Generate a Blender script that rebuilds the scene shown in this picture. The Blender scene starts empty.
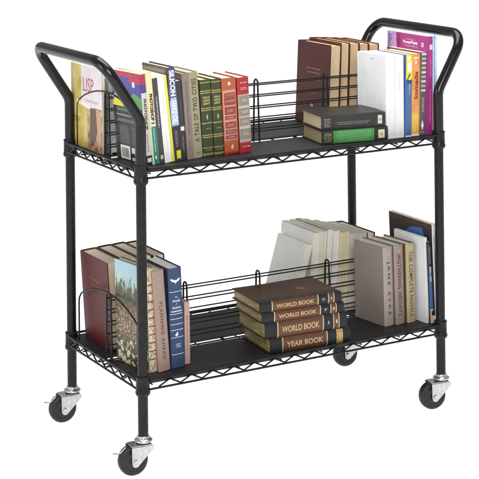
import bpy, math, random
from mathutils import Matrix, Vector
random.seed(7)
S = bpy.context.scene
C = S.collection
G = 0.1870                      # height of the lower collar edge above the ground
W, D, H = 0.876, 0.4175, 0.5   # post spacing along, across, and shelf spacing
SURF = 0.030                   # liner surface above the collar edge

# ------------------------------------------------------------ materials
def nodes(name):
    m = bpy.data.materials.new(name); m.use_nodes = True
    nt = m.node_tree; return m, nt, nt.nodes['Principled BSDF']
def objco(nt, scale=(1, 1, 1), rot=(0, 0, 0)):
    tc = nt.nodes.new('ShaderNodeTexCoord'); mp = nt.nodes.new('ShaderNodeMapping')
    mp.inputs['Scale'].default_value = scale; mp.inputs['Rotation'].default_value = rot
    nt.links.new(tc.outputs['Object'], mp.inputs['Vector']); return mp.outputs[0]
def noise(nt, vec, scale, detail=4, rough=.6):
    n = nt.nodes.new('ShaderNodeTexNoise'); n.inputs['Scale'].default_value = scale
    n.inputs['Detail'].default_value = detail; n.inputs['Roughness'].default_value = rough
    nt.links.new(vec, n.inputs['Vector']); return n.outputs['Fac']
def ramp(nt, fac, stops, interp='LINEAR'):
    r = nt.nodes.new('ShaderNodeValToRGB'); r.color_ramp.interpolation = interp
    e = r.color_ramp.elements
    while len(e) < len(stops): e.new(.5)
    for k, (p, c) in enumerate(stops):
        e[k].position = p; e[k].color = tuple(c) + (1,)
    nt.links.new(fac, r.inputs['Fac']); return r.outputs['Color']
def mixc(nt, fac, a, b):
    m = nt.nodes.new('ShaderNodeMix'); m.data_type = 'RGBA'
    if isinstance(fac, float): m.inputs[0].default_value = fac
    else: nt.links.new(fac, m.inputs[0])
    for i, v in ((6, a), (7, b)):
        if isinstance(v, tuple): m.inputs[i].default_value = tuple(v) + (1,)
        else: nt.links.new(v, m.inputs[i])
    return m.outputs[2]
def bump(nt, bs, h, strength, dist):
    b = nt.nodes.new('ShaderNodeBump'); b.inputs['Strength'].default_value = strength
    b.inputs['Distance'].default_value = dist
    nt.links.new(h, b.inputs['Height']); nt.links.new(b.outputs[0], bs.inputs['Normal'])
def srgb(c):
    if isinstance(c, str):
        c = [int(c[i:i+2], 16) / 255 for i in (0, 2, 4)]
        return tuple(x / 12.92 if x <= .04045 else ((x + .055) / 1.055) ** 2.4 for x in c)
    return tuple(c)
def shade(c, k): return tuple(min(1, x * k) for x in c)
MC = {}
def cloth(col, kind='cloth'):
    key = (col, kind)
    if key in MC: return MC[key]
    m, nt, bs = nodes('%s_%s' % (kind, col)); c = srgb(col)
    v = objco(nt)
    big = noise(nt, v, 22, 4, .65)
    if kind == 'cloth':
        cc = ramp(nt, big, [(.25, shade(c, .91)), (.5, c), (.8, shade(c, 1.06))])
        bs.inputs['Roughness'].default_value = .62
        bump(nt, bs, noise(nt, v, 1500, 2, .5), .35, .0004)
    elif kind == 'leather':
        cc = ramp(nt, big, [(.2, shade(c, .72)), (.5, c), (.85, shade(c, 1.25))])
        bs.inputs['Roughness'].default_value = .42; bs.inputs['Specular IOR Level'].default_value = .28
        bump(nt, bs, noise(nt, v, 600, 3, .6), .4, .0005)
    elif kind == 'foil':
        cc = ramp(nt, noise(nt, v, 300), [(.3, shade(c, .75)), (.7, c)])
        bs.inputs['Roughness'].default_value = .4; bs.inputs['Metallic'].default_value = .35
    else:       # glossy printed card
        cc = ramp(nt, big, [(.2, shade(c, .90)), (.5, c), (.85, shade(c, 1.07))])
        bs.inputs['Roughness'].default_value = .34
        bump(nt, bs, noise(nt, v, 60, 2, .5), .15, .0008)
    nt.links.new(cc, bs.inputs['Base Color'])
    MC[key] = m; return m
def pages(col='e9dfc6', dark=.72):
    key = (col, 'pages', dark)
    if key in MC: return MC[key]
    m, nt, bs = nodes('page_edges_' + col); c = srgb(col)
    a = noise(nt, objco(nt, (2400, 6, 6)), 1, 3, .7)
    b = noise(nt, objco(nt, (260, 9, 9)), 1, 3, .6)
    l1 = ramp(nt, a, [(.3, shade(c, dark)), (.6, c)])
    l2 = ramp(nt, b, [(.3, shade(c, .80)), (.55, shade(c, 1.04))])
    nt.links.new(mixc(nt, .5, l1, l2), bs.inputs['Base Color'])
    bs.inputs['Roughness'].default_value = .85
    bump(nt, bs, a, .5, .0006); MC[key] = m; return m

def gilt():
    m, nt, bs = nodes('gilded_page_edges')
    b = noise(nt, objco(nt, (300, 25, 25)), 1, 4, .6)
    nt.links.new(ramp(nt, b, [(.28, srgb('7d7248')), (.5, srgb('b5a970')), (.72, srgb('e2d8ac'))]), bs.inputs['Base Color'])
    bs.inputs['Roughness'].default_value = .38; bs.inputs['Metallic'].default_value = .2
    bump(nt, bs, b, .35, .0008); return m
M_gilt = gilt()
def powder():
    m, nt, bs = nodes('black_powder_coat')
    v = objco(nt)
    nt.links.new(ramp(nt, noise(nt, v, 40), [(.3, (.006, .0062, .0068)), (.7, (.012, .0122, .013))]), bs.inputs['Base Color'])
    nt.links.new(ramp(nt, noise(nt, v, 90, 3), [(.3, (.28,) * 3), (.7, (.40,) * 3)]), bs.inputs['Roughness'])
    bs.inputs['Specular IOR Level'].default_value = .3
    bump(nt, bs, noise(nt, v, 900, 2), .2, .0004); return m
M_black = powder()
def tubeblack():
    m, nt, bs = nodes('glossy_black_tube')
    v = objco(nt)
    bs.inputs['Base Color'].default_value = (.006, .006, .007, 1)
    nt.links.new(ramp(nt, noise(nt, v, 60, 3), [(.3, (.13,) * 3), (.7, (.2,) * 3)]), bs.inputs['Roughness'])
    bs.inputs['Specular IOR Level'].default_value = .45
    bump(nt, bs, noise(nt, v, 500, 2), .08, .0004); return m
M_tube = tubeblack()
def liner():
    m, nt, bs = nodes('black_plastic_liner')
    w = nt.nodes.new('ShaderNodeTexWave'); w.bands_direction = 'Y'
    w.inputs['Scale'].default_value = 42; w.inputs['Distortion'].default_value = .3
    nt.links.new(objco(nt), w.inputs['Vector'])
    n = noise(nt, objco(nt, (1, 6, 1)), 30, 4)
    nt.links.new(ramp(nt, n, [(.3, (.0135, .0135, .0145)), (.7, (.0175, .0175, .0185))]), bs.inputs['Base Color'])
    sc = noise(nt, objco(nt, (3, 14, 1), (0, 0, .5)), 12, 5, .7)
    nt.links.new(ramp(nt, sc, [(.3, (.50,) * 3), (.7, (.60,) * 3)]), bs.inputs['Roughness'])
    bump(nt, bs, w.outputs['Fac'], .25, .0008); return m
M_liner = liner()
def chrome():
    m, nt, bs = nodes('zinc_plated_steel')
    n = noise(nt, objco(nt), 120, 4)
    nt.links.new(ramp(nt, n, [(.3, (.50, .50, .49)), (.7, (.72, .72, .71))]), bs.inputs['Base Color'])
    bs.inputs['Metallic'].default_value = .9
    nt.links.new(ramp(nt, n, [(.3, (.22,) * 3), (.7, (.36,) * 3)]), bs.inputs['Roughness']); return m
M_chrome = chrome()
def rubber():
    m, nt, bs = nodes('black_rubber')
    n = noise(nt, objco(nt), 90, 5)
    nt.links.new(ramp(nt, n, [(.3, (.007,) * 3), (.62, (.014,) * 3), (.78, (.035,) * 3)]), bs.inputs['Base Color'])
    bs.inputs['Roughness'].default_value = .5; bump(nt, bs, n, .25, .001); return m
M_rubber = rubber()

# ------------------------------------------------------------ mesh builder
class MB:
    def __init__(s): s.v = []; s.f = []; s.m = []; s.mats = []; s.sm = []
    def mi(s, mat):
        if mat not in s.mats: s.mats.append(mat)
        return s.mats.index(mat)
    def add(s, vs, fs, mat, smooth=False):
        o = len(s.v); k = s.mi(mat); s.v += [tuple(v) for v in vs]
        for f in fs: s.f.append([o + i for i in f]); s.m.append(k); s.sm.append(smooth)
    def box(s, a, b, mat):
        (x0, y0, z0), (x1, y1, z1) = a, b
        s.add([(x0,y0,z0),(x1,y0,z0),(x1,y1,z0),(x0,y1,z0),(x0,y0,z1),(x1,y0,z1),(x1,y1,z1),(x0,y1,z1)],
              [(0,3,2,1),(4,5,6,7),(0,1,5,4),(1,2,6,5),(2,3,7,6),(3,0,4,7)], mat)
    def tube(s, pts, r, mat, n=10, closed=False, cap=True):
        pts = [Vector(p) for p in pts]; N = len(pts); vs = []; up = None
        for i in range(N):
            if closed: t = pts[(i+1) % N] - pts[i-1]
            else: t = pts[min(i+1, N-1)] - pts[max(i-1, 0)]
            t.normalize()
            if up is None:
                up = Vector((0, 0, 1)) if abs(t.z) < .9 else Vector((1, 0, 0))
            a = (up - t * up.dot(t)).normalized(); b = t.cross(a); up = a
            for k in range(n):
                th = 2 * math.pi * k / n; vs.append(pts[i] + (a * math.cos(th) + b * math.sin(th)) * r)
        fs = []
        for i in range(N if closed else N-1):
            j = (i+1) % N
            for k in range(n): fs.append((i*n+k, i*n+(k+1) % n, j*n+(k+1) % n, j*n+k))
        s.add(vs, fs, mat, True)
        if cap and not closed:
            s.add(vs[:n], [tuple(range(n-1, -1, -1))], mat); s.add(vs[-n:], [tuple(range(n))], mat)
    def lathe(s, prof, c, mat, n=32, axis='z', cap=True):
        vs = []; fs = []
        for (r, h) in prof:
            for k in range(n):
                th = 2 * math.pi * k / n; a, b = r*math.cos(th), r*math.sin(th)
                vs.append((c[0]+a, c[1]+b, c[2]+h) if axis == 'z' else (c[0]+a, c[1]-h, c[2]+b))
        for i in range(len(prof)-1):
            for k in range(n): fs.append((i*n+k, i*n+(k+1) % n, (i+1)*n+(k+1) % n, (i+1)*n+k))
        s.add(vs, fs, mat, True)
        if cap:
            s.add(vs[:n], [tuple(range(n-1, -1, -1))], mat); s.add(vs[-n:], [tuple(range(n))], mat)
    def prism(s, poly, z0, z1, mat, smooth=False, axis='z'):
        n = len(poly)
        f = (lambda p, z: (p[0], p[1], z)) if axis == 'z' else (lambda p, z: (p[0], z, p[1]))
        vs = [f(p, z0) for p in poly] + [f(p, z1) for p in poly]
        s.add(vs, [(i, (i+1) % n, n+(i+1) % n, n+i) for i in range(n)], mat, smooth)
        s.add(vs, [tuple(range(n-1, -1, -1)), tuple(range(n, 2*n))], mat)
    def build(s, name, parent=None, loc=(0, 0, 0), bevel=0):
        me = bpy.data.meshes.new(name); me.from_pydata(s.v, [], s.f)
        for m in s.mats: me.materials.append(m)
        for i, p in enumerate(me.polygons): p.material_index = s.m[i]; p.use_smooth = s.sm[i]
        me.update()
        o = bpy.data.objects.new(name, me); C.objects.link(o); o.location = loc
        if parent: o.parent = parent
        if bevel:
            b = o.modifiers.new('edge', 'BEVEL'); b.width = bevel; b.segments = 2; b.limit_method = 'ANGLE'; b.angle_limit = .7
        return o
def thing(name, label, cat, loc, group=None):
    o = bpy.data.objects.new(name, None); C.objects.link(o); o.location = loc; o.empty_display_size = .05
    o['label'] = label; o['category'] = cat
    if group: o['group'] = group
    return o

# ------------------------------------------------------------ the cart
OX, OZ = -W/2, G
cart = thing('book_cart', 'black wire book cart with two shelves, slanted handles and four casters', 'cart', (W/2, D/2, 0))
def cl(p): return (p[0]-W/2, p[1]-D/2, p[2]+G)      # fit coordinates -> cart local
def cpart(mb, name, parent=None, bevel=0):
    mb.v = [cl(v) for v in mb.v]
    return mb.build(name, parent or cart, bevel=bevel)
for x in (0, W):
    for y in (0, D):
        mb = MB(); R = .0122; prof = [(R, -.097)]
        z = -.07
        while z < .60:
            prof += [(R, z-.0016), (R, z-.0009), (R-.00035, z-.0006), (R-.00035, z+.0006), (R, z+.0009), (R, z+.0016)]; z += .0254
        prof.append((R, .605)); mb.lathe(prof, (x, y, 0), M_black, 28)
        cpart(mb, 'post')
def fillet(pts, rads, n=9):
    out = [Vector(pts[0])]
    for i in range(1, len(pts)-1):
        p, a, b = Vector(pts[i]), Vector(pts[i-1]), Vector(pts[i+1])
        da, db = (a-p).normalized(), (b-p).normalized(); ang = da.angle(db)
        t = rads[i-1] / math.tan(ang/2); s0, s1 = p+da*t, p+db*t
        cen = p + (da+db).normalized() * rads[i-1] / math.sin(ang/2)
        v0, v1 = s0-cen, s1-cen; tot = v0.angle(v1); ax = v0.cross(v1).normalized()
        for k in range(n+1):
            out.append(cen + Matrix.Rotation(tot*k/n, 3, ax) @ v0)
    out.append(Vector(pts[-1])); return out
ZB, ZT = .648, .793
for sx, x in ((-1, 0), (1, W)):
    mb = MB(); HO = .096 if sx < 0 else .087
    path = fillet([(x, 0, .545), (x, 0, ZB), (x+sx*HO, 0, ZT), (x+sx*HO, D, ZT), (x, D, ZB), (x, D, .545)], [.05, .05, .05, .05])
    mb.tube(path, .0134, M_tube, 24)
    cpart(mb, 'handle')

def circ(a, b, n, f): return [f(a+(b-a)*k/n) for k in range(n+1)]
def make_shelf(z0):
    top, bot = z0+.0345, z0+.0125
    m = .0125        # rim stands outside the post line
    mb = MB()
    for zz, r in ((top, .0032), (bot, .0026)):
        for y in (-m, D+m): mb.tube([(.012, y, zz), (W-.012, y, zz)], r, M_black, 10)
        for x in (-m, W+m): mb.tube([(x, .012, zz), (x, D-.012, zz)], r, M_black, 10)
    rim = cpart(mb, 'shelf_rim')
    # snake trusses: front, rear, both ends, and the two inner rails below the liner gap
    tr = MB()
    def snake(p0, p1, n, r=.0021, first=0, za=top-.0050, zb=bot+.0028):
        p0, p1 = Vector(p0), Vector(p1); pts = []
        for k in range(n*2+1):
            q = p0.lerp(p1, k/(n*2)); q.z = (zb if (k+first) % 2 == 0 else za)
            pts.append(q)
        out = [pts[0]]
        for k in range(1, len(pts)-1):     # soften each bend
            a, b, c = pts[k-1], pts[k], pts[k+1]
            out += [b.lerp(a, .13), b.lerp(a, .04), b.lerp(c, .04), b.lerp(c, .13)]
        out.append(pts[-1]); tr.tube(out, r, M_black, 7)
    for y in (-m, D+m): snake((.0365, y, 0), (.0365+.0583*14-.029*0, y, 0), 14)
    for x in (-m, W+m): snake((x, .03, 0), (x, D-.03, 0), 7)
    for x in (.0+.012, W-.012): snake((x, .03, 0), (x, D-.03, 0), 6, .0019, 1, za=top-.012)
    o = cpart(tr, 'truss', rim)
    # cross wires and centre rails that carry the liner
    sw = MB()
    n = 8
    for k in range(n):
        x = .02+(W-.04)*k/(n-1)
        sw.tube([(x, -m+.002, z0+.0225), (x, D+m-.002, z0+.0225)], .0018, M_black, 6)
    for y in (.09, .175, .1995, .223, .32): sw.tube([(0-m, y, z0+.0185), (W+m, y, z0+.0185)], .0021, M_black, 7)
    for x in (.10, .33, .56, .79):       # short angled struts seen in the gap
        sw.tube([(x, .165, z0+.0205), (x+.012, .235, z0+.0205)], .004, M_black, 7)
    cpart(sw, 'support_wires', rim)
    for (y0, y1) in ((-m+.003, .182), (.217, D+m-.003)):
        ml = MB(); e = .019
        if y0 < 0: poly = [(e, y0), (W-e, y0), (W-e, e), (W+m-.003, e), (W+m-.003, y1), (-m+.003, y1), (-m+.003, e), (e, e)]
        else: poly = [(-m+.003, y0), (W+m-.003, y0), (W+m-.003, D-e), (W-e, D-e), (W-e, y1), (e, y1), (e, D-e), (-m+.003, D-e)]
        ml.prism(poly, z0+.0252, z0+SURF, M_liner)
        cpart(ml, 'shelf_liner', rim)
    for x in (0, W):
        for y in (0, D):
            mc = MB()
            mc.lathe([(.0136, -.0035), (.0165, -.001), (.0180, .003), (.0180, .007), (.0166, .010), (.0163, .036), (.0170, .039), (.0170, .0425), (.0140, .0435)], (x, y, z0), M_black, 28)
            sx = -1 if x == 0 else 1; sy = -1 if y == 0 else 1
            cpart(mc, 'shelf_collar', rim, bevel=.001)
def make_divider(z0, xe):
    YC = .20
    dm = MB()
    lev = [.177, .147, .117, .087, .057]
    def half(z):
        return .0088+(.0068)*(1-(z-.03)/.15)
    for z in lev:
        for s in (-1, 1):
            y = YC+s*(half(z)+.0030)
            dm.tube([(.006, y, z0+z), (xe, y, z0+z)], .0017, M_black, 7)
    root = cpart(dm, 'divider_wires')
    for x in (.006, .220, .435, .650) + ((xe,) if xe > .8 else ()):
        end = x in (.006, xe)
        h = MB(); r = .0122 if end else half(.177)
        pts = [(x, YC-.0158, z0+.024), (x, YC-r, z0+.177)]
        pts += [(x, YC-r*math.cos(t), z0+.181+r*math.sin(t)) for t in [math.pi*k/10 for k in range(11)]]
        pts += [(x, YC+r, z0+.177), (x, YC+.0158, z0+.024)]
        h.tube(pts, .0024, M_black, 9)
        if end:      # rungs of the end hoop
            for z in (.16, .135, .11, .085, .06):
                h.tube([(x, YC-half(z), z0+z), (x, YC+half(z), z0+z)], .0017, M_black, 7)
        cpart(h, 'divider_hoop', root)
    for x in (.0085, W+.0095):
        e = MB()
        pts = [(x, .388, z0+.026), (x, .388, z0+.12)]
        c = (.205, .12); 
        ctrl = [(.386, .138), (.373, .152), (.340, .167), (.300, .179), (.262, .1865), (.22, .1905), (.174, .190), (.135, .1835), (.095, .1735), (.06, .1595), (.035, .146), (.022, .132), (.018, .115)]
        pts += [(x, a, z0+b) for a, b in ctrl] + [(x, .018, z0+.026)]
        e.tube(pts, .0022, M_black, 9)
        cpart(e, 'end_loop')
for z in (0, H): make_shelf(z); make_divider(z, .836)

def make_caster(x, y, ang, brake):
    cz = -.097
    root = bpy.data.objects.new('caster', None)
    body = MB()      # stem cap, swivel race, fork
    body.lathe([(.0125, 0), (.0148, -.0012), (.0150, -.0042), (.0135, -.006), (.0205, -.008), (.0222, -.0105), (.0215, -.0135), (.017, -.0150)], (0, 0, 0), M_chrome, 36)
    body.lathe([(.0185, -.0148), (.0185, -.0172)], (0, 0, 0), M_rubber, 30)
    body.box((-.036, -.0185, -.0200), (.016, .0185, -.0172), M_chrome)
    poly = [(-.036, -.0200), (.018, -.0200), (.019, -.0270), (-.0160, -.0600), (-.0205, -.0650), (-.0275, -.0665), (-.0335, -.0630), (-.0355, -.0560)]
    for s in (-1, 1):
        ya, yb = (-.0212, -.0186) if s < 0 else (.0186, .0212)
        body.prism(poly, ya, yb, M_chrome, axis='y')
    c = body.build('caster', cart, cl((x, y, cz)), bevel=.0009)
    c.rotation_euler = (0, 0, ang)
    wh = MB(); ax = (-.0270, 0, -.0536)
    wh.lathe([(.0115, -.0145), (.0115, -.0125), (.0215, -.0118), (.0245, -.0125), (.0300, -.0128), (.0340, -.0105), (.0360, -.006), (.0364, 0), (.0360, .006), (.0340, .0105), (.0300, .0128), (.0245, .0125), (.0215, .0118), (.0115, .0125), (.0115, .0145)], ax, M_rubber, 48, axis='y')
    wh.build('wheel', c)
    bo = MB(); bo.lathe([(.0052, -.0258), (.0060, -.0248), (.0060, -.0214), (.0042, -.0212), (.0042, .0212), (.0060, .0214), (.0060, .0248), (.0052, .0258)], ax, M_chrome, 6, axis='y')
    bo.build('axle_bolt', c)
    bk = MB()
    bk.prism([(-.0405, -.0190), (-.030, -.0190), (-.030, -.0240), (-.0405, -.0215)], -.0150, .0150, M_rubber, axis='y')
    bk.build('wheel_guard', c, bevel=.001)
    if brake:
        b = MB()
        b.tube([(-.046, -.004, -.021), (-.060, -.004, -.0335), (-.070, -.004, -.0335), (-.078, -.004, -.031)], .0017, M_chrome, 8)
        b.build('brake_lever', c)
make_caster(0, 0, math.radians(-6), True); make_caster(W, 0, math.radians(-11), False)
make_caster(0, D, math.radians(-5), True); make_caster(W, D, math.radians(-9), False)

# ------------------------------------------------------------ lettering
TX = {}
def text_mesh(s, bold=.0, space=1.0):
    key = (s, bold, space)
    if key in TX: return TX[key]
    cu = bpy.data.curves.new('tmp', 'FONT'); cu.body = s; cu.size = 1; cu.offset = bold; cu.space_character = space
    cu.resolution_u = 3
    o = bpy.data.objects.new('tmp', cu); C.objects.link(o)
    dg = bpy.context.evaluated_depsgraph_get()
    me = bpy.data.meshes.new_from_object(o.evaluated_get(dg))
    vs = [v.co.copy() for v in me.vertices]; fs = [tuple(p.vertices) for p in me.polygons]
    bpy.data.objects.remove(o); bpy.data.curves.remove(cu); bpy.data.meshes.remove(me)
    x0 = min(v.x for v in vs); x1 = max(v.x for v in vs); y0 = min(v.y for v in vs); y1 = max(v.y for v in vs)
    vs = [((v.x-x0)/(x1-x0), (v.y-y0)/(y1-y0)) for v in vs]
    TX[key] = (vs, fs); return TX[key]

def make_book(label, group, x, y, z, t, d, h, lean=0., rz=0., lying=False, flip=False, hard=True, spine='888888', boards=None,
              page='e9dfc6', kind=None, round_=.0015, decals=(), cover=(), pmat=None, back=(), dark=.72):
    """t thickness, d depth, h height; spine at local y=0, x across the thickness."""
    kind = kind or ('cloth' if hard else 'card')
    boards = boards or spine
    root = thing('book', label, 'book', (0, 0, 0), group)
    ms = cloth(spine, kind); mbd = cloth(boards, kind)
    b = MB(); c = .0026 if hard else .0006
    N = 16
    if not hard: round_ = min(round_, .0004)
    def bul(u): return -round_ * (1-abs(2*u-1)**4)      # spine bulge
    outer = [(t*k/N, bul(k/N)) for k in range(N+1)]
    inner = [(c+(t-2*c)*k/N, bul(k/N)+c) for k in range(N+1)]
    # spine shell
    for zf in (0,):
        vs = [(p[0], p[1], 0) for p in outer] + [(p[0], p[1], 0) for p in inner] + [(p[0], p[1], h) for p in outer] + [(p[0], p[1], h) for p in inner]
        n = N+1; fs = []
        for k in range(N):
            fs += [(n+k+1, n+k, 3*n+k, 3*n+k+1), (k+1, k, n+k, n+k+1), (2*n+k, 2*n+k+1, 3*n+k+1, 3*n+k)]
        b.add(vs, fs, ms, False)
        # the outer face keeps its own vertices so that its shading stays clean
        b.add([(p[0], p[1], zz) for zz in (0, h) for p in outer], [(k, k+1, n+k+1, n+k) for k in range(N)], ms, True)
    groove = .0035 if hard else 0
    for side in (0, 1):
        xa, xb = (0, c) if side == 0 else (t-c, t)
        b.box((xa, 0, 0), (xb, d, h), mbd)
    pb = MB(); ov = .003 if hard else .0004
    con = .003 if (hard and round_ > .001) else 0
    fe = [(t-c-.0001-(t-2*c-.0002)*k/8, d-ov-con*(1-(2*k/8-1)**2)) for k in range(9)]
    poly = [(c+.0001, .004), (t-c-.0001, .004)] + fe
    pb.prism(poly, ov, h-ov, pmat or pages(page, dark))
    pb.build('page_block', root)
    # printed matter
    cnt = [0]
    def paint(items, name, mapf):
        if not items: return
        m = b
        for it in items:
            cnt[0] += 1; e = .0003+.00004*cnt[0]+(.00025 if it[0] in 'ts' else 0)
            k = it[0]
            if k == 'r':        # rect u0,u1,v0,v1,colour,kind
                _, u0, u1, v0, v1, col = it[:6]; kk = it[6] if len(it) > 6 else 'card'
                mat = col if not isinstance(col, str) else cloth(col, kk)
                nu = 8; vs = []
                for i in range(nu+1):
                    for v in (v0, v1): vs.append(mapf(u0+(u1-u0)*i/nu, v, e))
                m.add(vs, [(2*i, 2*i+2, 2*i+3, 2*i+1) for i in range(nu)], mat)
            elif k == 'p':      # polygon
                _, pts, col = it[:3]; m.add([mapf(u, v, e) for u, v in pts], [tuple(range(len(pts)))], cloth(col, 'card'))
            elif k == 't':      # text, u0,u1,v0,v1,dir,colour,(bold)
                _, s, u0, u1, v0, v1, dr, col = it[:8]; bold = it[8] if len(it) > 8 else .01
                kk = it[9] if len(it) > 9 else 'card'
                vs, fs = text_mesh(s, bold, it[10] if len(it) > 10 else 1.0); out = []
                for a, bb in vs:
                    if dr == 'h': uu, vv = u0+(u1-u0)*a, v0+(v1-v0)*bb
                    elif dr == 'down': uu, vv = u0+(u1-u0)*bb, v1-(v1-v0)*a
                    else: uu, vv = u1-(u1-u0)*bb, v0+(v1-v0)*a
                    out.append(mapf(uu, vv, e))
                m.add(out, fs, cloth(col, kk))
            elif k == 's':      # unreadable small print: rows, u0,u1,v0,v1,rows,dir,colour
                _, u0, u1, v0, v1, rows, dr, col = it[:8]; mat = cloth(col, 'card')
                rnd = random.Random(hash((round(u0*1e4), round(v0*1e4), rows)) & 0xffff)
                a0, a1, b0, b1 = (u0, u1, v0, v1) if dr == 'h' else (v0, v1, u0, u1)
                unit = t if mapf is spmap else d           # metres per unit of u
                Hh = (b1-b0)/rows
                hm = Hh if dr == 'h' else Hh*unit          # row height in metres
                cap = it[8] if len(it) > 8 else (.0050 if rows == 1 else .0038)
                if hm > cap:       # small print stays small: tighten the rows towards the middle
                    mid = (b0+b1)/2; q = cap/hm; b0, b1 = mid-(mid-b0)*q, mid+(b1-mid)*q; Hh *= q; hm = cap
                L = (a1-a0)*(unit if dr == 'h' else 1.0)
                for r in range(rows):
                    n = max(3, int(L/(hm*.62)*(rnd.uniform(.72, 1) if rows > 1 else 1))); st = ''
                    while len(st) < n:
                        st += ''.join(rnd.choice(('ra', 'ne', 'lo', 'ti', 'se', 'un', 'de', 'co', 'mi', 'er', 'al', 'th')) for _ in range(rnd.randint(1, 4)))+' '
                    st = st[:n].strip()
                    if rows == 1: st = st.upper()
                    vs, fs = text_mesh(st, .012); f = .62*len(st)*hm/L; f = min(1, f)
                    pa = a0+(a1-a0)*(1-f)/2; pb = pa+(a1-a0)*f
                    qa = b0+Hh*(rows-1-r+.16); qb = qa+Hh*.68; out = []
                    for a, bb in vs:
                        p = pa+(pb-pa)*a; q = qa+(qb-qa)*bb
                        if dr == 'h': out.append(mapf(p, q, e))
                        elif dr == 'up': out.append(mapf(b0+b1-q, p, e))
                        else: out.append(mapf(q, a0+a1-p, e))
                    m.add(out, fs, mat)
    def spmap(u, v, e): return (u*t, bul(min(1, max(0, u)))-e*.8, v)
    def cvmap(u, v, e):      # left-facing cover as seen by the camera, u 0..1 from picture left
        return (-e, d*(1-u), v) if not flip else (t+e, d*u, v)
    def bkmap(u, v, e): return (t*.0+u*(d), 0, v)
    paint(decals, 'spine_lettering', spmap)
    paint(cover, 'cover_printing', cvmap)
    b.build('cover', root)
    # place
    if lying:
        R = Matrix.Rotation(rz, 4, 'Z') @ Matrix.Rotation(-math.pi/2, 4, 'Y')
        M = Matrix.Translation((x, y, z+G)) @ R
    elif flip:     # fore-edge to the front: x is the left side, y the front
        zz = z + (t*math.sin(lean) if lean > 0 else 0)
        M = Matrix.Translation((x, y+d, zz+G)) @ Matrix.Rotation(rz, 4, 'Z') @ Matrix.Rotation(lean, 4, 'Y') @ Matrix.Translation((t, 0, 0)) @ Matrix.Rotation(math.pi, 4, 'Z')
    else:
        zz = z + (t*math.sin(lean) if lean > 0 else 0)
        M = Matrix.Translation((x, y, zz+G)) @ Matrix.Rotation(rz, 4, 'Z') @ Matrix.Rotation(lean, 4, 'Y')
    root.location = M.to_translation(); root.rotation_euler = M.to_euler()
    return root

ZU, ZL = H+SURF+.0005, SURF+.0005
U = lambda z: z-H-SURF      # measured heights -> height up the book, upper shelf
def bands(zs, w, col, kind='foil', a=0., b=1.): return [('r', a, b, z-w/2, z+w/2, col, kind) for z in zs]

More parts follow.
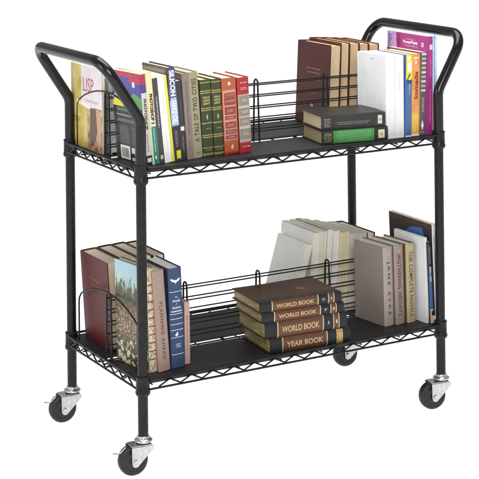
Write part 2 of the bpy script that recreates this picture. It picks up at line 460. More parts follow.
# --- special cover paints
def garden():
    m, nt, bs = nodes('garden_painting')
    v = objco(nt)
    sep = nt.nodes.new('ShaderNodeSeparateXYZ'); nt.links.new(v, sep.inputs[0])
    n1 = noise(nt, objco(nt, (1, 1, .35)), 75, 6, .75); n2 = noise(nt, v, 140, 4, .7)
    add = nt.nodes.new('ShaderNodeMath'); add.operation = 'MULTIPLY_ADD'
    nt.links.new(n1, add.inputs[0]); add.inputs[1].default_value = .17; nt.links.new(sep.outputs['Z'], add.inputs[2])
    mr = nt.nodes.new('ShaderNodeMapRange'); mr.inputs['From Min'].default_value = .08; mr.inputs['From Max'].default_value = .335
    nt.links.new(add.outputs[0], mr.inputs['Value'])
    base = ramp(nt, mr.outputs[0], [(0, srgb('3a3a24')), (.25, srgb('4c4a32')), (.42, srgb('5d6440')), (.54, srgb('4c5438')), (.70, srgb('4d4e3a')), (.765, srgb('6a6e58')), (.80, srgb('a6bdb8')), (.86, srgb('a9c8ca')), (1, srgb('9fc3cf'))])
    dark = mixc(nt, ramp(nt, n2, [(.45, (0,)*3), (.6, (.55,)*3)]), base, srgb('3a3626'))
    # trees keep their dark dabs, the sky does not
    skym = ramp(nt, mr.outputs[0], [(.77, (0,)*3), (.81, (1,)*3)])
    base2 = mixc(nt, skym, dark, base)
    def dabs(scale, thr, zlo, zhi, col, prev, seed, part=.5):
        vo = nt.nodes.new('ShaderNodeTexVoronoi'); vo.inputs['Scale'].default_value = scale
        nn = nt.nodes.new('ShaderNodeTexNoise'); nn.inputs['Scale'].default_value = scale*1.6; nt.links.new(v, nn.inputs['Vector'])
        vm = nt.nodes.new('ShaderNodeVectorMath'); vm.operation = 'MULTIPLY_ADD'
        nt.links.new(nn.outputs['Color'], vm.inputs[0]); vm.inputs[1].default_value = (.9/scale,)*3
        nt.links.new(objco(nt, (1, 1, .8), (seed, 0, 0)), vm.inputs[2]); nt.links.new(vm.outputs[0], vo.inputs['Vector'])
        d = ramp(nt, vo.outputs['Distance'], [(thr*.7, (1,)*3), (thr, (0,)*3)])
        se = nt.nodes.new('ShaderNodeSeparateColor'); nt.links.new(vo.outputs['Color'], se.inputs[0])
        s2 = ramp(nt, se.outputs[0], [(part-.01, (0,)*3), (part, (1,)*3)])
        zz = nt.nodes.new('ShaderNodeMapRange'); zz.inputs['From Min'].default_value = zlo; zz.inputs['From Max'].default_value = zhi
        nt.links.new(add.outputs[0], zz.inputs['Value'])
        zb = ramp(nt, zz.outputs[0], [(0, (0,)*3), (.08, (1,)*3), (.9, (1,)*3), (1, (0,)*3)])
        a = nt.nodes.new('ShaderNodeMath'); a.operation = 'MULTIPLY'; nt.links.new(d, a.inputs[0]); nt.links.new(s2, a.inputs[1])
        b = nt.nodes.new('ShaderNodeMath'); b.operation = 'MULTIPLY'; nt.links.new(a.outputs[0], b.inputs[0]); nt.links.new(zb, b.inputs[1])
        return mixc(nt, b.outputs[0], prev, srgb(col))
    c = dabs(200, .6, .155, .24, '9a6454', base2, .3, .35)
    c = dabs(190, .6, .15, .215, 'c89a86', c, .9, .42)
    c = dabs(240, .6, .20, .26, '7f4a42', c, 1.4, .7)
    c = dabs(95, .62, .05, .150, 'd2cca4', c, 2.0, .38)
    c = dabs(170, .5, .08, .165, 'e6d8bf', c, 2.6, .6)
    nt.links.new(c, bs.inputs['Base Color']); bs.inputs['Roughness'].default_value = .35
    return m
M_garden = garden()
def photoart(name, cols, scale, seed, interp='LINEAR'):
    m, nt, bs = nodes(name)
    v = objco(nt, (1, 1, 1), (seed, seed*.7, 0))
    n = noise(nt, v, scale, 4, .6)
    k = len(cols)
    nt.links.new(ramp(nt, n, [(.28+.44*i/(k-1), srgb(c)) for i, c in enumerate(cols)], interp), bs.inputs['Base Color'])
    bs.inputs['Roughness'].default_value = .35; return m
A_brown = photoart('brown_photograph', ['3e2216', '7e4426', 'a8744c', 'cdb088', '6b2e20'], 38, .4)
A_yellow = photoart('yellow_print', ['b8a248', 'cbb85c', 'd8cb84'], 30, .9)
A_purple = photoart('purple_print', ['3a3478', '473f92', '5550a4', '3a3274'], 30, 1.4)
A_creamp = photoart('patterned_cloth', ['8a6a48', 'cdb890', 'e8dcc0', '7d5a3c', 'e2d2ae'], 130, 2.2)
A_vivid = photoart('bright_print', ['f2c81e', 'f49a2a', 'c9a0d8', '7a6ab8', 'e8a060'], 22, 3.1)
A_dark = photoart('dark_photograph', ['2b2522', '4b3a34', '6f6258', '3b2f2c'], 26, 4.2)
A_bluegrey = photoart('night_blue_print', ['4b5f8e', '7c93c4', 'b9cbe6', '5f78ac'], 60, 5.2)
A_ice = photoart('pale_blue_print', ['6fb0d4', 'a9d6ea', 'd9eef6', '8cc4df'], 90, 6.2)
A_orange = photoart('orange_print', ['d9803a', 'e79a55', 'f0b474'], 40, 7.2)
A_teal = photoart('green_swash', ['3f8f4a', '5fb25e', '2f6a3c'], 40, 8.2)

exec_books = []
def B(*a, **k): exec_books.append(make_book(*a, **k))
GU1 = 'books standing at the left of the upper shelf'
GU2 = 'books standing at the back right of the upper shelf'
GU3 = 'books standing at the right end of the upper shelf'
GU4 = 'books lying in a pair on the upper shelf'
GL1 = 'books standing at the left front of the lower shelf'
GL2 = 'books standing at the back left of the lower shelf'
GL3 = 'volumes stacked flat on the lower shelf'
GL4 = 'books leaning at the back right of the lower shelf'
GL5 = 'books standing at the right front of the lower shelf'
def ln(dx, h): return math.atan2(dx, h)

# upper shelf, back left: magazine-like cover
B('thin yellow book with red lettering and brown picture, behind the upper left wire loop', GU1,
  .0095, .234, ZU, .008, .190, .212, lean=ln(-.002, .2), flip=True, hard=False, spine='d9cf80', page='efe9dc', boards='d8cd7c',
  cover=[('r', 0, .34, .0, .2118, A_yellow), ('r', .34, 1, .108, .2118, 'e6e0e6', 'card'), ('r', .50, .985, .002, .110, A_brown), ('r', .34, .52, .0, .108, A_yellow),
         ('p', [(.18, .112), (.18, .122), (.98, .104), (.98, .094)], 'efe8dc'),
         ('p', [(.62, .108), (.80, .108), (.84, .05), (.72, .012), (.60, .012)], '5d4226'),
         ('p', [(.80, .108), (.96, .104), (.96, .02), (.86, .02)], 'c39a78'),
         ('t', 'LISP', .40, .74, .146, .182, 'h', 'bf6a62', 0.), ('s', .06, .30, .158, .200, 3, 'h', 'f0ecc8'), ('s', .08, .32, .055, .085, 4, 'h', '4c4522'),
         ('s', .42, .92, .118, .130, 2, 'h', 'b8807a')])
B('pale blue-grey book wedged behind the yellow book at the upper left', GU1,
  .027, .222, ZU, .022, .185, .188, flip=True, hard=True, spine='9aa4b4', boards='aab2c0', page='e8e4dc')

# upper shelf, front left row
B('computer book whose black back cover with barcode faces the upper left handle', GU1,
  0.0400, 0.0490, ZU, .0160, 0.1345, .221, lean=ln(-.018, .221), rz=math.radians(6), hard=False, spine='d8d4d0', boards='26262a',
  decals=[('r', 0, 1, .175, .2205, A_purple), ('r', 0, 1, .195, .2205, 'b03a5a'), ('r', 0, 1, 0, .022, '2a2a2e'), ('r', .2, .9, .006, .016, 'e8e8e8'),
          ('t', 'PHOTOSHOP', .25, .75, .085, .160, 'down', '2a2a30', .03), ('s', .3, .7, .03, .075, 1, 'down', '444444')],
  cover=[('r', 0, 1, .142, .2208, A_purple), ('r', 0, 1, .208, .2208, 'b8334e'), ('r', .62, 1, .196, .2208, 'b8334e'), ('r', .0, .25, .17, .208, 'a83260'),
         ('p', [(.60, .16), (.75, .172), (1, .160), (1, .135), (.55, .135)], '56a054'),
         ('r', .72, .80, .186, .199, 'e8e4ee'), ('p', [(0, .142), (.1, .158), (.4, .146), (.4, .133), (0, .133)], 'e6dc3c'), ('p', [(0, .158), (.14, .166), (.3, .152), (.12, .158), (0, .152)], 'f4f4f0'),
         ('r', 0, 1, 0, .133, '26262a'),
         ('s', .10, .60, .121, .130, 2, 'h', 'c8c8c8'), ('s', .10, .80, .108, .116, 1, 'h', 'e8e8e8'), ('s', .10, .9, .094, .104, 2, 'h', 'c0c0c0'),
         ('s', .12, .52, .040, .088, 12, 'h', '9a9a9a'), ('s', .56, .95, .040, .088, 12, 'h', '9a9a9a'),
         ('r', .15, .48, .002, .036, 'e9e7e0')] + [('r', .19+.022*i, .19+.022*i+.010, .008, .030, '2a2a2a') for i in range(11)] +
        [('r', .54, .70, .020, .034, 'e4e2da'), ('r', .54, .80, .002, .010, 'dedcd4')])
B('slim cream and teal paperback between the barcode book and a black book', GU1,
  0.0565, 0.0460, ZU, .0165, 0.1335, .223, lean=ln(-.021, .223), rz=math.radians(4), hard=False, spine='1f8f7a', boards='e9dfa8', page='f0e8c8',
  decals=[('r', 0, 1, .128, .2228, 'efe3a6'), ('r', 0, .18, 0, .2228, 'e6e0b8'), ('r', .2, 1, .092, .126, 'ece8d0'), ('t', 'PHOTOSHOP 3', .28, .85, .098, .172, 'down', '1c1c1c', .05),
          ('s', .35, .75, .03, .088, 1, 'down', 'd8ece4'), ('r', .42, .68, .012, .020, 'dff0e8')])
B('short charcoal paperback with small white spine lettering, beside the white and yellow book', GU1,
  0.0740, 0.0480, ZU, .0150, 0.1320, .209, lean=ln(-.020, .209), rz=math.radians(3), hard=False, spine='4a474a', boards='e8e2c0', page='efe8d0',
  decals=[('s', .35, .7, .085, .165, 1, 'down', 'e4e0e0'), ('r', .3, .8, .010, .020, 'c8c8c8')])
B('white spined paperback with a bright yellow stripe along one edge', GU1,
  0.0900, 0.0490, ZU, .0265, 0.1315, .212, lean=ln(-.022, .212), hard=False, spine='f6f6f4', boards='f2ee9a', page='f4f0e6',
  decals=[('r', .70, 1.0, 0, .2118, 'e4e05c'), ('s', .38, .48, .12, .17, 1, 'down', 'a0a0a0'), ('s', .40, .46, .03, .07, 1, 'down', 'b0b0b0')])
B('tallest book of the upper left row, dark with a blue and white SILICON spine', GU1,
  0.1175, 0.0530, ZU, .0215, 0.1275, .2310, lean=ln(-.020, .236), rz=math.radians(1.5), hard=True, spine='3a3634', boards='4a4340', round_=.0008, page='d9cfb8',
  decals=[('r', 0, 1, .085, .2307, '5a6a94'), ('r', .05, .95, .088, .150, 'b9c4e2'), ('r', 0, 1, .180, .2307, '4a5270'),
          ('t', 'SILICON', .2, .85, .160, .224, 'down', 'f4f6fa', .04), ('t', 'SNAKE OIL', .2, .85, .092, .156, 'down', 'eef0ff', .03),
          ('s', .18, .82, .03, .08, 2, 'down', 'c8b8b0'), ('r', .35, .9, .006, .026, 'e8e23c')],
  cover=[('r', 0, 1, .16, .2305, A_dark), ('r', .04, .9, .205, .225, '8c8a78')])
B('thin low black book with a white square sticker on its spine', GU1,
  0.1425, 0.0610, ZU, .0135, 0.1195, .195, lean=ln(-.015, .195), hard=False, spine='3c3838', boards='3a3636', page='e6e0d0',
  decals=[('r', .2, .95, .072, .082, 'f2f2ee'), ('s', .3, .7, .02, .06, 1, 'down', 'a8a4a0'), ('s', .35, .65, .10, .15, 1, 'down', '6e6a68')])
B('taupe cloth novel with upward lettering, left of A Tale of Two Cities', GU1,
  0.1570, 0.0590, ZU, .0175, 0.1215, .212, lean=ln(-.015, .212), spine='8d7f78', boards='8a7b74', page='ded6c4',
  decals=[('s', .25, .80, .060, .195, 1, 'up', '5a4c46'), ('s', .3, .7, .02, .05, 1, 'up', '6a5f5a')])
B('khaki cloth novel titled A TALE OF TWO CITIES on the upper shelf', GU1,
  0.1755, 0.0650, ZU, .0270, 0.1155, .213, lean=ln(-.014, .213), spine='a39c7c', boards='9c9474', page='dcd6c0', round_=.003,
  decals=[('t', 'A TALE OF TWO CITIES', .28, .74, .040, .197, 'up', '33301f', .012, 'card', 1.15), ('s', .25, .75, .008, .018, 1, 'h', '6b6648')])
def greenvol(lab, x, t):
    x += .009
    d = [('r', 0, 1, .004, .008, 'b9ac6a', 'foil')]
    d += bands([.184, .163, .158, .120, .115, .083, .053, .048, .022], .0026, 'b9ab62')
    for k, w in enumerate(('POPULAR', 'SCIENCE', 'LIBRARY')): d.append(('t', w, .18, .82, .144-.0075*k, .1495-.0075*k, 'h', 'd9cf8a', .03, 'foil'))
    d += [('p', [(.5, .106), (.58, .098), (.5, .090), (.42, .098)], 'c9c08a'), ('s', .25, .8, .066, .072, 1, 'h', 'b5ab78'), ('s', .2, .85, .014, .019, 1, 'h', 'b5ab78')]
    B(lab, GU1, x, .068, ZU, t, .1125, .191, lean=ln(-.009, .196), spine='434a33', boards='444b36', kind='leather', page='d8cfa8', round_=.003, decals=d)
greenvol('olive green volume with gold bands, the one beside A Tale of Two Cities', .1965, .0300)
greenvol('olive green volume with gold bands, the one beside the orange book', .2285, .0270)
d = [('r', .04, .92, .034, .160, 'cf9880', 'card')]
for (a, b, s) in ((.142, .153, 1), (.122, .1415, 1), (.098, .118, 2), (.086, .095, 1), (.064, .080, 2), (.050, .061, 1), (.037, .047, 1)):
    d += [('r', .12, .88, a, b, '99403a', 'card'), ('s', .2, .8, a+.002, b-.002, s, 'h', 'eab49a')]
d += [('r', .12, .88, .122, .1415, '99403a', 'card'), ('s', .18, .84, .126, .139, 1, 'h', 'f0cfb0'), ('p', [(.38, .175), (.5, .182), (.62, .175), (.5, .170)], 'f4dcc0'), ('p', [(.4, .014), (.5, .024), (.62, .020), (.56, .011)], 'f0c79a'),
      ('r', 0, 1, 0, .005, 'a82a24')]
B('orange book with red title panels, right of the olive volumes', GU1,
  0.2660, 0.0670, ZU, .0410, 0.1135, .190, lean=ln(-.009, .196), spine='b85c38', boards='a83a30', page='e8dcc0', round_=.002, decals=d, kind='card')
d = []
for (a, b) in ((.118, .143), (.092, .113), (.068, .088), (.034, .060)):
    d += [('r', .04, .96, a, b, '8f8678', 'card'), ('s', .2, .85, a+.006, b-.005, 2, 'h', 'e0dccf')]
d += [('r', 0, 1, .026, .146, 'b7a896', 'card')] ; d = [d[-1]] + d[:-1]
d += [('s', .2, .84, .170, .182, 1, 'h', 'f6dcd4'), ('s', .2, .82, .155, .168, 2, 'h', 'f0cfc6'), ('s', .2, .9, .012, .018, 1, 'h', 'f3d6ce'), ('r', 0, 1, .112, .118, 'c9b8a6'), ('r', 0, 1, .088, .0915, 'c9b8a6'), ('r', 0, 1, .060, .066, 'c9b8a6')]
B('crimson book with grey spine panels, rightmost of the upper left row', GU1,
  0.3095, 0.0650, ZU, .0330, 0.1155, .189, lean=ln(-.009, .195), spine='ad2833', boards='a52a34', page='e8dcc0', round_=.002, decals=d, kind='card')

# upper shelf, back right row: fore-edges to the front
yb, db = .240, .168
specs = [('maroon hardcover with gold lettering on its cover, leftmost of the upper back row', .678, .036, '4e1e1a', .225, .012),
         ('brown hardcover with cream page edges, second in the upper back row after the maroon one', .7165, .029, '5a2c14', .230, .010),
         ('brown hardcover with thick page edges, third in the upper back row', .7470, .032, '66341a', .228, .008),
         ('fourth brown hardcover of the upper back row, behind the large white book', .7805, .032, '66301a', .225, .006),
         ('brown hardcover, last of the upper back row by the right handle', .8140, .034, '5a2a1a', .222, .004)]
for i, (lab, x, t, col, h, dx) in enumerate(specs):
    cv = [] if i else [('s', .30, .74, .150, .157, 1, 'h', 'b79470'), ('s', .34, .72, .139, .146, 1, 'h', 'b79470'), ('s', .34, .72, .120, .128, 1, 'h', 'a88664'),
                       ('s', .34, .68, .075, .100, 2, 'h', '9a7458'), ('p', [(.44, .052), (.5, .058), (.56, .052), (.5, .047)], 'a98a66')]
    B(lab, GU2, x+.004, yb, ZU, t, db, h, lean=ln(dx, .22), rz=math.radians(-1 if i else 0), flip=True, spine=col, boards=col, page='e6cfa6' if i != 1 else 'e2cda8', kind='leather', cover=cv, dark=.8)

# upper pair lying flat
r9 = math.radians(-9.5)
B('olive brown book with a green spine panel, lying under the charcoal book', GU4, .7250, .0180, ZU, .0365, .131, .187, rz=r9, lying=True,
  spine='35382a', boards='2e3024', kind='leather', page='b5a67c', round_=.003,
  decals=[('r', .06, .94, .040, .155, '4a9650', 'card'), ('s', .12, .90, .043, .152, 6, 'down', '8fcf84', .0046), ('s', .10, .90, .157, .184, 5, 'down', 'b4ae8a', .0050), ('r', .2, .8, .010, .028, 'ded8c0'), ('s', .1, .9, .012, .026, 2, 'down', '55584a')])
B('charcoal book with cream pages and gold spine print, lying on the green spined book', GU4, .7180, .0190, ZU+.0375, .0370, .131, .181, rz=r9, lying=True,
  spine='3a3a3a', boards='35322e', kind='leather', page='e6d6b0', round_=.003,
  decals=[('s', .10, .90, .154, .176, 5, 'down', 'bcb8a4', .0046), ('s', .22, .62, .040, .146, 2, 'down', '9c998c', .0046), ('r', .2, .8, .010, .022, 'd8d4c4'), ('s', .2, .8, .012, .02, 2, 'down', '3a3a3a')])

# upper shelf, right end
B('large plain white book with a small grey mark, beside the lying pair', GU3, 0.7285, 0.0290, ZU, .0285, .133, .2170, lean=0, hard=False, spine='f4f4f4', boards='f2f3f5', page='f2efe8',
  cover=[('s', .46, .60, .202, .206, 1, 'h', '8a8a8a'), ('r', .80, .93, .026, .034, 'b8bcc2')])
B('plain white spined paperback between the large white book and the blue and yellow one', GU3, 0.7575, 0.0280, ZU, .0270, .133, .2160, lean=0.002, hard=False, spine='f6f6f6', boards='f2f2f2', page='f2efe8',
  decals=[('s', .42, .55, .12, .17, 1, 'down', 'd0b8b8'), ('s', .1, .16, .16, .21, 1, 'down', 'b8b8b8')])
B('blue spined book with a yellow top block', GU3, 0.7860, 0.0240, ZU, .0190, .130, .2160, lean=ln(.006, .224), hard=False, spine='4a709f', boards='5a7ab0',
  decals=[('r', 0, 1, .150, .2158, 'f0dc3a'), ('r', .2, .9, .172, .196, 'f2f2ea'), ('r', .1, .7, .200, .212, 'f4ee9a'), ('p', [(.1, .15), (.6, .168), (1, .152), (1, .140), (.1, .140)], '2f4a80'), ('s', .4, .75, .110, .138, 1, 'down', 'd8e4f4'), ('r', 0, 1, 0, .004, 'd8e0ea')])
B('orange paperback with brown upward lettering reading Immedia', GU3, 0.8060, 0.0260, ZU, .0255, .130, .2165, lean=ln(.006, .224), hard=False, spine='e09050', boards='d8884a',
  decals=[('r', 0, 1, .0, .2163, A_orange), ('t', 'Immedia', .28, .80, .098, .170, 'up', '7a3a14', .03), ('r', .08, .9, .0, .06, 'f0c050'), ('p', [(.2, .03), (.6, .055), (.9, .03), (.5, .01)], 'f6e08a'), ('p', [(.35, .19), (.65, .19), (.5, .205)], 'f8e0c0'), ('r', .2, .8, .204, .208, 'f4e4d0'), ('r', 0, 1, 0, .006, 'f0ece4')])
d = [('p', [(.5, .012), (.7, .026), (.5, .040), (.3, .026)], 'f4f4f4')]
for k in range(9): d.append(('r', .2, .88, .115+.012*k, .121+.012*k, 'b8b0b0' if k % 2 else 'd8d2d0'))
d += [('s', .25, .8, .055, .105, 2, 'down', 'e4e0de'), ('s', .1, .9, .004, .012, 1, 'h', 'd8d4d4')]
B('dark grey book with white bars and a diamond on its spine', GU3, 0.8305, 0.0260, ZU, .0215, .1545, .2190, lean=ln(.009, .226), hard=False, spine='6a5c5e', boards='5c4a4e', decals=d)
B('tall magenta book with white lettering on the cover, near the right handle', GU3, 0.8530, 0.0220, ZU, .0195, .185, .2600, lean=ln(.008, .27), hard=False, spine='a83380', boards='a83c84',
  decals=[('s', .3, .7, .03, .12, 1, 'down', 'e8a8d0'), ('r', .3, .75, .225, .238, 'f0d0e4'), ('s', .3, .7, .15, .20, 1, 'down', 'e090c4')],
  cover=[('r', 0, .26, .15, .2598, A_vivid), ('p', [(.22, .2595), (.28, .2595), (.31, .235), (.36, .15), (.26, .15)], '8a2a70'), ('t', 'PowerPoint', .40, .76, .233, .242, 'h', 'f8e8f4', .04), ('t', '0', .85, .91, .229, .242, 'h', 'f8e8f4', .03), ('s', .42, .76, .225, .230, 1, 'h', 'f0c8e0'), ('s', .45, .7, .243, .247, 1, 'h', 'f0c8e0')])
B('tall pale blue patterned book, last on the upper shelf against the right post', GU3, 0.8732, 0.0170, ZU, .0100, .180, .2630, lean=ln(.003, .27), hard=False, spine='a9d2e6', boards='d8ecf4',
  decals=[('r', 0, 1, 0, .2628, A_ice)] + [('r', .45, .9, .05+.009*k, .054+.009*k, 'e6f4fa') for k in range(22)] + [('r', 0, .25, 0, .2628, '5f9ecb'), ('p', [(.3, .03), (.5, .05), (.7, .03), (.5, .012)], 'f8fcff')])

# ---------------- lower shelf
yb2 = .242
for i, (lab, x, t, h, col, dx) in enumerate((
    ('maroon hardcover with faint gold cover print, behind the lower left wire loop', .0315, .044, .2235, '5b2224', -.013),
    ('dark brown hardcover behind the garden picture book, second in the lower left back row', .0770, .041, .2265, '3a2420', -.012),
    ('dark brown hardcover, third in the lower left back row', .1195, .037, .2280, '34221c', -.012),
    ('dark hardcover with cream pages, last in the lower left back row', .1580, .033, .2270, '2e2620', -.011))):
    cv = [] if i else [('s', .28, .70, .160, .168, 1, 'h', '9a7450'), ('s', .32, .72, .145, .153, 1, 'h', '9a7450'), ('s', .30, .62, .118, .130, 2, 'h', '8a5f48')]
    B(lab, GL2, x+.003, yb2, ZL, t, .165, h, lean=ln(dx, .22), flip=True, spine=col, boards=col, kind='leather', page='ecdcc0', cover=cv, dark=.85)
B('book with a painted flower garden under a blue sky on its cover, lower left front', GL1, 0.0400, 0.0450, ZL, .0220, 0.1385, .2520, lean=ln(-.006, .25), rz=math.radians(8.5), hard=True, spine='c9b48c', boards='6a6a50', round_=.001,
  cover=[('r', 0.01, .99, .001, .2515, M_garden)], decals=[('r', 0, 1, 0, .2515, A_creamp)] + [('r', .05, .95, .03+.02*k, .033+.02*k, '6b4a30') for k in range(10)])
B('pinkish cloth book titled PLANNING AHEAD', GL1, 0.0635, 0.0400, ZL, .0320, 0.1385, .2450, lean=ln(-.018, .245), rz=math.radians(3.5), spine='a58c80', boards='a08578', page='e9e0c4', round_=.003,
  decals=[('t', 'PLANNING AHEAD', .38, .68, .028, .168, 'down', '4e3830', .01, 'card', 1.25), ('s', .28, .72, .205, .209, 1, 'h', 'd6c0ae'), ('s', .30, .70, .222, .226, 1, 'h', 'd6c0ae')])
d = [('p', [(.12, .217), (.30, .2165), (.44, .2125), (.5, .2145), (.56, .2125), (.70, .2165), (.88, .217), (.80, .2120), (.64, .2085), (.54, .2075), (.5, .2035), (.46, .2075), (.36, .2085), (.20, .2120)], 'e8ecf4')]
d += bands([.185, .131, .119, .106, .092, .074, .033], .0016, 'c8d2e4', 'card', .04, .96)
d += [('t', 'The', .40, .60, .170, .1745, 'h', 'e4e8f2', .0), ('t', 'Annals', .22, .78, .160, .167, 'h', 'e4e8f2', .01), ('t', 'of', .44, .56, .1535, .1575, 'h', 'e4e8f2', .0), ('t', 'America', .18, .82, .1435, .1505, 'h', 'e4e8f2', .01), ('r', .1, .9, .136, .139, 'c8d2e4'),
      ('p', [(.3, .080), (.5, .088), (.55, .080), (.42, .076)], 'e8ecf4'), ('s', .3, .75, .042, .066, 3, 'h', 'dfe5f0')]
B('blue hardcover with silver bands and a winged emblem on its spine', GL1, 0.1020, 0.0490, ZL, .0370, 0.1315, .2425, lean=ln(-.009, .24), spine='33486c', boards='2e4060', page='f0eee8', round_=.004, decals=d)
B('small thin pink book standing at the right of the blue hardcover', GL1, 0.1455, 0.0610, ZL, .0145, 0.1195, .1510, lean=-.006, spine='bfa095', boards='b89a90', page='e6dccc', round_=.001, decals=[('s', .35, .65, .03, .12, 1, 'down', '8a6a60')])

# encyclopaedia stack: right-end x, front y, z, thickness
rs = math.radians(-4)
stk = [('brown and black YEAR BOOK volume at the bottom of the lower stack', .5900, .0030, .0355, .0360, 'YEAR BOOK', '', 'b58a3a', .228),
       ('thickest WORLD BOOK volume, third down in the lower stack', .5820, .0055, .0720, .0400, 'WORLD BOOK', 'A', '5f3d2b', .233),
       ('thin WORLD BOOK volume, second down in the lower stack', .5745, .0065, .1125, .0260, 'WORLD BOOK', 'P', '5f3d2b', .234),
       ('WORLD BOOK volume topmost in the lower stack, brown cover with gold seal', .5685, .0075, .1390, .0260, 'WORLD BOOK', 'M', '5f3d2b', .234)]
for lab, x, y, z, t, title, vol, pan, hh in stk:
    hh_ = hh
    a = .197/.234*hh; b = .070/.234*hh       # panel range in local height (picture left = high)
    dl = [('r', 0, 1, b, a, '5f3d2b', 'card'), ('t', title, .30, .68, b+.010, a-.010, 'down', 'cfa873', .02),
          ('r', 0, 1, a, a+.003, 'd8c69a', 'foil'), ('r', 0, 1, b-.003, b, 'd8c69a', 'foil'),
          ('r', 0, 1, .024, .037, pan, 'card'), ('r', 0, 1, .037, .0395, 'd8c69a', 'foil'), ('r', 0, 1, .0215, .024, 'd8c69a', 'foil')]
    if vol: dl += [('t', vol, .38, .62, .050, .056, 'down', 'd8d4c8', .0), ('t', '1' if vol != 'M' else '8', .40, .62, .028, .032, 'down', 'e0c894', .0)]
    else: dl += [('s', .2, .8, .026, .035, 2, 'h', 'f0dca8')]
    top = lab.startswith('WORLD')
    bk = make_book(lab, GL3, x, y, ZL-SURF+z-.0045, t, .156, hh, rz=rs, lying=True, spine='26282a', boards='583620', kind='leather', round_=.0035, pmat=M_gilt, decals=dl)
    exec_books.append(bk)
    if top:   # black quarter binding along the spine and the gold seal on the upper cover
        m = MB(); qm = cloth('2b2c2c', 'leather')
        m.add([(t+.0004, 0, .001), (t+.0004, .026, .001), (t+.0004, .026, hh-.001), (t+.0004, 0, hh-.001)], [(0, 1, 2, 3)], qm)
        m.add([(t+.0005, .072+.013*math.cos(q), .078+.013*math.sin(q)) for q in [2*math.pi*k/24 for k in range(24)]], [tuple(range(24))], cloth('9a7038', 'foil'))
        m.build('cover_panel', bk)

# lower shelf, back right: leaning row, fore-edges to the front
rows = [('small pale grey book tilted most steeply, at the left of the leaning white row', .5480, .019, .202, .150, .300, 'dad8d2', 'eee6d2', False, 'cloth'),
        ('tall light grey book with a reddish spine top, second in the leaning row', .6090, .025, .226, .165, .085, 'dcdcd8', 'efe8d4', True, 'cloth'),
        ('white paper-covered book in the leaning row, third from its left', .6355, .020, .227, .165, .080, 'e4e0da', 'e6dcc2', True, 'card'),
        ('book with a dark line between pale covers in the leaning row', .6570, .019, .227, .165, .075, '4a3c36', 'efeade', False, 'card'),
        ('white book with a lilac tint in the leaning row, beside the dark lined one', .6775, .022, .223, .165, .065, 'e6dfe2', 'f1ede4', True, 'card'),
        ('thick cream book with rounded page edges in the leaning row', .7010, .033, .216, .165, .055, 'e2dcc8', 'e6dab6', True, 'card'),
        ('pale book with a pinkish edge, showing above the JANE EYRE cover', .7355, .026, .208, .165, .050, 'd9c6ba', 'ded6c6', False, 'card'),
        ('grey-white book near the right end of the leaning row', .7630, .030, .205, .165, .045, 'c9cbc6', 'dcdcd4', True, 'card'),
        ('cream book with a black cover edge, last of the leaning row beside the rear post', .7945, .027, .203, .165, .040, '24241f', 'efe6cf', True, 'card')]
for lab, x, t, h, d_, le, col, pg, hd, kd in rows:
    B(lab, GL4, x+.003, .238, ZL, t, d_, h, lean=le, flip=True, spine=col, boards=col, page=pg, hard=hd, kind=kd, round_=.001, dark=.86)

# lower shelf, right front
B('wide taupe cloth book titled JANE EYRE, its plain cover facing left', GL5, 0.7410, 0.0640, ZL, .0325, .119, .2085, lean=ln(-.004, .214), rz=math.radians(6), spine='a89d94', boards='968a82', page='f0ece2', round_=.003,
  decals=[('t', 'JANE EYRE', .30, .66, .028, .170, 'down', '3f3631', .01, 'card', 1.5), ('s', .25, .7, .182, .194, 2, 'h', 'd8d0c8')])
B('mauve cloth book titled WUTHERING HEIGHTS', GL5, 0.7745, 0.0610, ZL, .0320, .119, .2100, lean=ln(-.005, .215), rz=math.radians(6), spine='9c8982', boards='75645c', page='f0ece2', round_=.003,
  decals=[('t', 'WUTHERING HEIGHTS', .30, .66, .022, .186, 'down', '43332e', .01, 'card', 1.15), ('s', .25, .7, .189, .201, 2, 'h', 'd8c8c0')])
B('tan book titled THE COMPLETE NOVELS', GL5, 0.8110, 0.0600, ZL, .0300, .119, .2090, lean=ln(-.004, .214), rz=math.radians(6), spine='b3a47c', boards='6e5a3c', page='f2eee4', round_=.003,
  decals=[('t', 'THE COMPLETE NOVELS', .30, .72, .016, .188, 'down', '3d3420', .002, 'card', 1.1), ('s', .25, .75, .191, .201, 2, 'h', 'e2d8b8')])
B('plain white book right of THE COMPLETE NOVELS, its white cover facing left', GL5, 0.8520, 0.0300, ZL, .0085, .130, .2270, lean=ln(-.004, .226), rz=math.radians(3), hard=False, spine='e8e8ea', boards='eceef2', page='f4f2ee',
  cover=[('p', [(.50, .2268), (.80, .2268), (.78, .214), (.66, .206), (.56, .214)], 'eceef2')])
B('slim dark book with a blue picture on its spine, beside the tallest white one', GL5, 0.8618, 0.0240, ZL, .0095, .140, .2160, lean=ln(-.010, .26), hard=False, spine='2e3038', boards='2f2e30', page='e0d8d0',
  decals=[('r', 0, 1, .04, .11, '4a74a8'), ('r', .2, .9, .11, .15, A_bluegrey), ('r', 0, 1, 0, .038, 'e8b8a0'), ('r', .4, 1, .02, .032, '3a2a2a'), ('s', .1, .9, .152, .210, 2, 'down', 'c8c8d0')],
  cover=[('r', 0, 1, 0, .2158, '2c2c30')])
B('tall thin white spined book, last on the lower shelf against the right post', GL5, 0.8725, 0.0170, ZL, .0122, .197, .2630, lean=ln(-.010, .27), hard=False, spine='f4f2ee', boards='f0ece6', page='efe6dc',
  decals=[('s', .15, .65, .12, .235, 1, 'down', '202024'), ('s', .2, .7, .09, .14, 1, 'down', 'e0c0b0')],
  cover=[('r', 0, 1, .02, .2628, '2d2b2a'), ('r', 0, 1, .2500, .2628, '4a2f26'), ('p', [(.36, .222), (.52, .240), (.78, .2465), (.84, .215), (.5, .215)], '446aa8')])

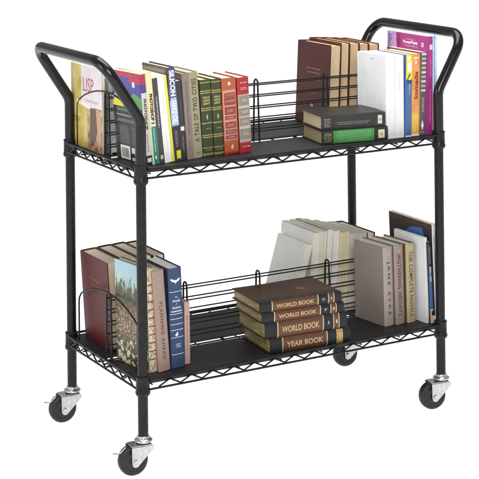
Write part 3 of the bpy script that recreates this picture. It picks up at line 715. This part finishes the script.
# ------------------------------------------------------------ setting
def floor():
    m = bpy.data.materials.new('translucent_white_floor'); m.use_nodes = True; nt = m.node_tree; nt.nodes.clear()
    out = nt.nodes.new('ShaderNodeOutputMaterial'); df = nt.nodes.new('ShaderNodeBsdfDiffuse'); tr = nt.nodes.new('ShaderNodeBsdfTranslucent')
    mx = nt.nodes.new('ShaderNodeMixShader'); mx.inputs[0].default_value = .72  # made translucent so the added lamp below keeps the floor white
    n = noise(nt, objco(nt), 3, 3)
    c = ramp(nt, n, [(.3, (.95,)*3), (.7, (.97,)*3)])
    nt.links.new(c, df.inputs['Color']); nt.links.new(c, tr.inputs['Color'])
    nt.links.new(df.outputs[0], mx.inputs[1]); nt.links.new(tr.outputs[0], mx.inputs[2]); nt.links.new(mx.outputs[0], out.inputs['Surface'])
    return m
fb = MB(); fb.add([(-30, -12, -.0005), (50, -12, -.0005), (50, 70, -.0005), (-30, 70, -.0005)], [(0, 1, 2, 3)], floor())
fl = fb.build('floor'); fl['kind'] = 'structure'; fl['label'] = 'plain white studio sweep under the book cart'

w = bpy.data.worlds.new('World'); S.world = w; w.use_nodes = True
bg = w.node_tree.nodes['Background']; bg.inputs['Color'].default_value = (1, 1, 1, 1); bg.inputs['Strength'].default_value = .36
def area(name, loc, target, size, power, sy=None):
    l = bpy.data.lights.new(name, 'AREA'); l.energy = power; l.shape = 'RECTANGLE'; l.size = size; l.size_y = sy or size
    o = bpy.data.objects.new(name, l); C.objects.link(o); o.location = loc
    o.rotation_euler = (Vector(target)-Vector(loc)).to_track_quat('-Z', 'Y').to_euler(); return o
tgt = (.44, .2, .5)
area('softbox_key', (-1.2, -3.2, 2.2), tgt, 1.5, 76)
area('added_fill_side', (-3.4, -.2, 1.5), tgt, 1.6, 30)  # unseen fill added to brighten the left-facing covers
area('softbox_overhead', (.6, .3, 3.0), tgt, 2.0, 66)
area('added_fill_below', (.4, 10, -3), (.4, 10, 0), 70, 1.05*math.pi*70*70)  # unseen fill added under the floor to wash out the cart's shadow

# ------------------------------------------------------------ camera
px, py, pz, yaw, pit, rol, F, CY = -1.6879517551061087, -3.4576885533084383, 1.281021212121633, 0.5171532723882102, -0.00784492834114433, -0.009747121959170097, 1612.3190336145715, -158.86658425619854
fwd = Vector((math.sin(yaw)*math.cos(pit), math.cos(yaw)*math.cos(pit), -math.sin(pit)))
r = Vector((math.cos(yaw), -math.sin(yaw), 0)); up = r.cross(fwd)
r2 = r*math.cos(rol)+up*math.sin(rol); u2 = -r*math.sin(rol)+up*math.cos(rol)
cam = bpy.data.cameras.new('camera'); co = bpy.data.objects.new('camera', cam); C.objects.link(co)
M3 = Matrix((r2, u2, -fwd)).transposed()
co.matrix_world = Matrix.Translation((px, py, pz+G)) @ M3.to_4x4()
cam.sensor_width = 36; cam.lens = F*36/479; cam.shift_y = (CY-239.5)/479; cam.clip_end = 500; cam.clip_start = .05
S.camera = co
S.render.engine = 'CYCLES'
S.view_settings.view_transform = 'Standard'; S.view_settings.look = 'None'; S.view_settings.exposure = 0; S.view_settings.gamma = 1
